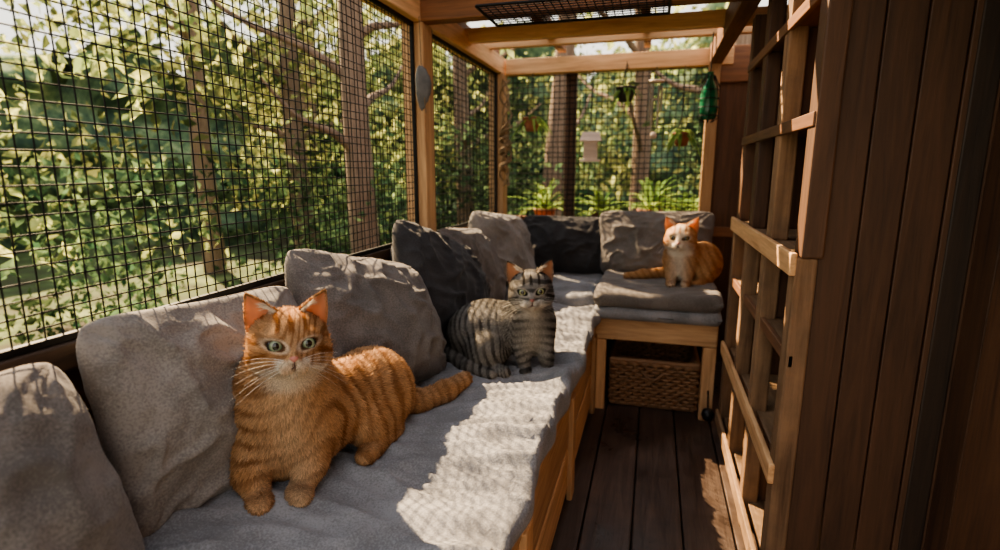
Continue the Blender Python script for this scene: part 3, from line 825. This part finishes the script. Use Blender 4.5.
tubes('cord', [([(fx-.03, fy, 1.41), (fx, fy, 1.50), (fx, fy+.06, TOP)], .0025), ([(fx+.03, fy, 1.41), (fx, fy, 1.50)], .0025)], WIREM, 5, fd)
# wind chime
wc_ = empty('wind_chime')
wx_, wy_ = -.02, 3.42
lathe('disc', [(0, 1.70), (.045, 1.70), (.045, 1.712), (0, 1.713)], wx_, wy_, FEED, 20, wc_)
METAL = plain('brushed_metal', (.35, .33, .30), .35, .8)
L = []
for k in range(6):
    a = k*math.pi/3
    L.append(([(wx_+.034*math.cos(a), wy_+.034*math.sin(a), 1.68), (wx_+.034*math.cos(a), wy_+.034*math.sin(a), 1.54-.02*k)], .006))
tubes('chime_tubes', L, METAL, 8, wc_)
tubes('cords', [([(wx_+.034*math.cos(k*math.pi/3), wy_+.034*math.sin(k*math.pi/3), 1.68), (wx_+.034*math.cos(k*math.pi/3), wy_+.034*math.sin(k*math.pi/3), 1.70)], .0015) for k in range(6)]+[([(wx_, wy_, 1.712), (wx_, wy_+.08, TOP)], .002), ([(wx_, wy_, 1.70), (wx_, wy_, 1.42)], .0015)], WIREM, 4, wc_)
lathe('clapper', [(0, 1.60), (.014, 1.60), (.014, 1.61), (0, 1.611)], wx_, wy_, FEED, 12, wc_)
lathe('sail', [(0, 1.38), (.016, 1.385), (.02, 1.40), (.012, 1.42), (0, 1.425)], wx_, wy_, FEED, 12, wc_)
orn = empty('hanging_feather_ornament')
FEA = plain('feather_grey', (.16, .165, .165), .8)
ox, oy, oz = -.935, 2.13, 1.44
V = []; F = []
for i, t in enumerate(np.linspace(0, 1, 14)):
    ww = .040*math.sin(math.pi*min(1, t*.93+.05))**.7*(1-.3*t)
    for j, q in enumerate((-1, -.5, 0, .5, 1)):
        V.append((ox+.01*math.sin(t*4)+q*ww*.7, oy+q*ww*.7+.02*t*t, oz+.17*(1-t)+.006*((j+i) % 2)))
for i in range(13):
    for j in range(4): F.append((i*5+j, i*5+j+1, (i+1)*5+j+1, (i+1)*5+j))
fo = np_mesh('vane', np.array(V), np.array(F), FEA, True, parent=orn); sm = fo.modifiers.new('s', 'SOLIDIFY'); sm.thickness = .004
tubes('quill', [([(ox+.004, oy, oz+.16), (ox, oy, TOP-.0)], .0018), ([(ox+.01, oy+.02, oz-.01), (ox+.006, oy, oz+.16)], .002)], ROPE, 5, orn)
rk = empty('wire_rack')
L = []
for xx in np.arange(-.66, .02, .03): L.append(([(xx, 2.02, 1.79), (xx, 2.30, 1.79)], .0022))
for yy in np.arange(2.02, 2.31, .03): L.append(([(-.66, yy, 1.787), (.02, yy, 1.787)], .0022))
for a, b in (((-.66, 2.02), (.02, 2.02)), ((.02, 2.02), (.02, 2.30)), ((.02, 2.30), (-.66, 2.30)), ((-.66, 2.30), (-.66, 2.02))):
    L.append(([(a[0], a[1], 1.787), (b[0], b[1], 1.787)], .006))
tubes('grid', L, WIREM, 5, rk)
vi = empty('dried_vine')
L = []
rg = random.Random(8)
for k in range(7):
    ph = rg.random()*6; am = .018+.02*rg.random(); z1 = .3+.35*rg.random(); pts = []
    for t in np.linspace(0, 1, 40):
        pts.append((-.925+am*math.cos(t*17+ph), BY-.14+am*math.sin(t*17+ph), 1.10+(1.75-1.10)*(t if k < 3 else z1*t+.15)))
    L.append((pts, .006))
tubes('stems', L, ROPE, 5, vi)
bell = empty('cat_toy_ball')
lathe('ball', [(.001, .03), (.022, .036), (.03, .06), (.022, .083), (.001, .09)], .30, 2.57, plain('black_rubber', (.01, .01, .01), .4), 18, bell)
tubes('strap', [([(.30, 2.575, .088), (.30, 2.60, .13), (.30, 2.618, .16)], .004)], WIREM, 5, bell)

def plant_leaves(name, c, n, ln_, wd, spread, droop, seed, parent, pal=((.08, .16, .05), (.34, .44, .13))):
    rg = np.random.RandomState(seed); VV = []; FF = []; CC = []; off = 0; m = 8
    for k in range(n):
        a = rg.rand()*6.283; el = spread[0]+rg.rand()*(spread[1]-spread[0]); L0 = ln_*(.6+.7*rg.rand())
        dx, dy = math.cos(a), math.sin(a); sx_, sy_ = -dy, dx
        kk = rg.rand(); col = np.array(pal[0])*(1-kk)+np.array(pal[1])*kk
        for i, t in enumerate(np.linspace(0, 1, m)):
            rr_ = L0*t*math.cos(el); zz = L0*t*math.sin(el)-droop*L0*t*t
            w0 = wd*math.sin(math.pi*min(1, .08+t*.92))**.7
            p = np.array([c[0]+dx*rr_, c[1]+dy*rr_, c[2]+zz])
            p[1] = max(p[1], BY+.03) if c[1] > BY else min(p[1], BY-.02)
            s_ = np.array([sx_, sy_*.3, 0])*w0
            VV += [p-s_+[0, 0, w0*.3], p, p+s_+[0, 0, w0*.3]]; CC += [col]*3
        for i in range(m-1):
            b = off+i*3
            FF += [(b, b+1, b+4, b+3), (b+1, b+2, b+5, b+4)]
        off += m*3
    return np_mesh(name, np.array(VV), np.array(FF), LEAFM, True, colors=np.array(CC), parent=parent)
def hang_pot(x, y, z, r, mat, seed, ln_=.10):
    root = empty('hanging_potted_plant')
    lathe('pot', [(0, z), (r*.65, z), (r*.8, z+r*.6), (r, z+r*1.3), (r*1.08, z+r*1.32), (r*1.08, z+r*1.5), (r*.9, z+r*1.5), (r*.85, z+r*1.3), (0, z+r*1.28)], x, y, mat, 20, root)
    tubes('cords', [([(x+r*math.cos(a), y+r*math.sin(a), z+r*1.4), (x, y, z+r*1.4+.14), (x, y+.0, z+r*1.4+.15)], .0018) for a in (0, 2.1, 4.2)]+[([(x, y, z+r*1.4+.14), (x, y+.01, TOP-.02), (x, BY-.045, TOP)], .0022)], WIREM, 4, root)
    plant_leaves('foliage', (x, y, z+r*1.35), 40, ln_, .011, (-.2, 1.1), 1.0, seed, root)
hang_pot(-.76, 3.43, 1.44, .055, TERRA, 1, .13)
hang_pot(-.19, 3.43, 1.60, .055, POTD, 2, .10)
hang_pot(.14, 3.43, 1.34, .050, TERRA, 3, .13)
def ground_pot(x, y, z, r, mat, seed, ln_, wd, n=40):
    root = empty('potted_plant')
    lathe('pot', [(0, z), (r*.7, z), (r*.85, z+r*.8), (r, z+r*1.6), (r*1.1, z+r*1.62), (r*1.1, z+r*1.85), (r*.92, z+r*1.85), (r*.88, z+r*1.6), (0, z+r*1.6)], x, y, mat, 22, root)
    plant_leaves('foliage', (x, y, z+r*1.6), n, ln_, wd, (.3, 1.45), .5, seed, root)
pb = empty('plant_bench')
box('plank', -.95, .65, 3.72, 3.98, .76, .79, BROWN_X, .003, pb)
for k, xx in enumerate((-.9, .55)):
    box('leg_%d' % k, xx, xx+.05, 3.76, 3.94, -.45, .76, BROWN_Z, .003, pb)
ground_pot(-.75, 3.85, .79, .075, TERRA, 11, .38, .016)
ground_pot(-.35, 3.85, .79, .070, POTD, 12, .32, .022, 30)
ground_pot(-.02, 3.85, .79, .08, TERRA, 13, .46, .018, 50)
ground_pot(.22, 3.86, .79, .06, TERRA, 14, .36, .024, 36)

# ------------------------------------------------------------------ garden
gm, nt, b, o = newmat('garden_soil')
tcn = N(nt, 'ShaderNodeTexCoord'); nn = N(nt, 'ShaderNodeTexNoise'); nn.inputs['Scale'].default_value = 1.5; nn.inputs['Detail'].default_value = 8
nt.links.new(tcn.outputs['Object'], nn.inputs[0]); r = ramp(nt, nn.outputs['Fac'], [(.35, (.05, .04, .02)), (.55, (.07, .10, .03)), (.7, (.20, .23, .09))])
nt.links.new(r.outputs[0], b.inputs['Base Color']); b.inputs['Roughness'].default_value = 1
gx, gy = np.meshgrid(np.linspace(-20, 14, 80), np.linspace(-8, 24, 80), indexing='ij')
Pg = np.stack([gx.ravel(), gy.ravel(), 0*gx.ravel()], 1); Pg[:, 2] = -.35+(vnoise(Pg, .6, 3)-.5)*.3
I = np.arange(6400).reshape(80, 80); q = np.stack([I[:-1, :-1], I[1:, :-1], I[1:, 1:], I[:-1, 1:]], -1).reshape(-1, 4)
np_mesh('ground', Pg, q, gm)
hm, nt, b, o = newmat('hedge')
tcn = N(nt, 'ShaderNodeTexCoord'); nn = N(nt, 'ShaderNodeTexNoise'); nn.inputs['Scale'].default_value = 1.8; nn.inputs['Detail'].default_value = 12; nn.inputs['Roughness'].default_value = .75
nt.links.new(tcn.outputs['Object'], nn.inputs[0]); r = ramp(nt, nn.outputs['Fac'], [(.42, (.03, .06, .04)), (.54, (.12, .18, .09)), (.68, (.42, .46, .24))])
nt.links.new(r.outputs[0], b.inputs['Base Color']); b.inputs['Roughness'].default_value = 1
na, nz = 180, 50
A, Z = np.meshgrid(np.radians(np.linspace(20, 215, na)), np.linspace(-.6, 3.4, nz), indexing='ij')
Ph = np.stack([np.cos(A).ravel()*13, np.sin(A).ravel()*14, Z.ravel()], 1)
dd = (vnoise(Ph, .8, 4)-.5)*3.0+(vnoise(Ph, 2.5, 5)-.5)*1.0
Ph[:, 0] += np.cos(A).ravel()*dd; Ph[:, 1] += np.sin(A).ravel()*dd
top = (Z.ravel() > 3.25); Ph[top, 2] += (vnoise(Ph[top], .9, 6)-.3)*2.5
I = np.arange(na*nz).reshape(na, nz); q = np.stack([I[:-1, :-1], I[:-1, 1:], I[1:, 1:], I[1:, :-1]], -1).reshape(-1, 4)
np_mesh('garden_hedge', Ph, q, hm)
def leaves(name, n, lo, hi, size, thr, seed, pal, ns=1.1):
    rg = np.random.RandomState(seed); lo = np.array(lo); hi = np.array(hi)
    P = lo+(hi-lo)*rg.rand(n, 3)
    P = P[vnoise(P, ns, seed)*.6+vnoise(P, ns*2.9, seed+1)*.4 > thr]
    d = np.array(SUND); s = (WX-P[:, 0])/d[0]; hy = P[:, 1]+s*d[1]; hz = P[:, 2]+s*d[2]
    inw = (s > 0) & (hz > .75) & (hz < 2.9) & (hy > .2) & (hy < 4.0)
    Q = np.stack([hy*.7+hz*.6, hz*1.5, 0*hy], 1)
    thr2 = .57+.18*np.exp(-((hy-1.25)/.30)**2)
    ok = (~inw) | ((vnoise(Q, 8.0, 77) > thr2) & (rg.rand(len(P)) < .60))  # leaves in the sun's path thinned to clumps, shaped to dapple the light indoors
    P = P[ok]; m = len(P)
    sz = size*(.6+.8*rg.rand(m))
    d1 = rg.randn(m, 3); d1[:, 2] -= .5; d1 /= np.linalg.norm(d1, axis=1)[:, None]
    d2 = np.cross(d1, rg.randn(m, 3)); d2 /= np.linalg.norm(d2, axis=1)[:, None]; d3 = np.cross(d1, d2)
    a = P; t = P+d1*sz[:, None]; md = P+d1*sz[:, None]*.45+d3*sz[:, None]*.06
    l = md+d2*sz[:, None]*.26+d3*sz[:, None]*.08; r_ = md-d2*sz[:, None]*.26+d3*sz[:, None]*.08
    V = np.stack([a, l, t, r_, md], 1).reshape(-1, 3); o = np.arange(m)[:, None]*5
    F = np.concatenate([o+[0, 1, 4], o+[1, 2, 4], o+[2, 3, 4], o+[3, 0, 4]], 0)
    k = rg.rand(m, 1); pal = np.array(pal); c = pal[0]*(1-k)+pal[1]*k; c *= (.6+.8*rg.rand(m, 1))
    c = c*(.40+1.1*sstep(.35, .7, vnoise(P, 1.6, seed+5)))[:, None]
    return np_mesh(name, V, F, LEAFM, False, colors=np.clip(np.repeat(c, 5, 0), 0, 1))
G1 = [(.16, .22, .09), (.50, .52, .22)]; G2 = [(.03, .07, .04), (.15, .21, .10)]  # leaf greens shifted toward grey-green, garden haze mixed into the colour
leaves('shrub_foliage', 26000, (-5.2, -1, -.4), (-2.2, 8, 1.3), .09, .555, 41, G2, .9)
leaves('tree_foliage', 40000, (-9, -1, .6), (-3.2, 11, 4.6), .13, .575, 42, G1, .8)
leaves('shrub_foliage', 26000, (-3.5, 4.6, -.4), (3, 8, 1.7), .09, .54, 43, G2, .9)
leaves('tree_foliage', 24000, (-5.0, 5.5, .9), (4, 11, 3.4), .12, .56, 44, G1, .8)
BARK = wood('bark', (.08, .05, .035), (.26, .18, .13), 'Z', rough=.95, bump=.9)
def trunk(x, y, r, hgt, lean=(0, 0), seed=0):
    root = empty('tree_trunk'); rg = random.Random(seed)
    pts = [(x+lean[0]*t+.05*math.sin(t*5+seed), y+lean[1]*t+.05*math.cos(t*4+seed), -.5+hgt*t) for t in np.linspace(0, 1, 16)]
    L = [(pts, list(np.linspace(r*1.15, r*.6, 16)))]
    for k in range(6):
        i = rg.randint(6, 14); a = rg.random()*6.28; p = pts[i]; ll = .6+rg.random()*.9
        L.append(([(p[0]+math.cos(a)*ll*t, p[1]+math.sin(a)*ll*t, p[2]+ll*.6*t+.05*math.sin(t*7)) for t in np.linspace(0, 1, 8)], list(np.linspace(r*.35, r*.08, 8))))
    tubes('wood', L, BARK, 12, root)
trunk(-2.45, 4.15, .12, 4.5, (.1, .1), 1)
trunk(-4.2, 5.9, .13, 5.0, (-.2, .2), 2)
trunk(-4.2, 1.9, .09, 4.8, (.3, 0), 3)
trunk(-.95, 5.2, .11, 4.6, (.1, 0), 4)
trunk(-.1, 6.0, .10, 4.6, (-.2, 0), 5)
trunk(.55, 5.0, .12, 4.6, (.1, 0), 6)
trunk(-2.6, 7.2, .12, 4.8, (.1, 0), 7)
trunk(-6.2, 6.4, .14, 5.6, (.2, 0), 8)
trunk(-7.0, 3.8, .15, 5.8, (-.2, .1), 9)
trunk(-6.0, 8.6, .15, 5.6, (.1, 0), 10)
trunk(-7.6, 1.0, .13, 5.6, (.2, .2), 11)
print('done')
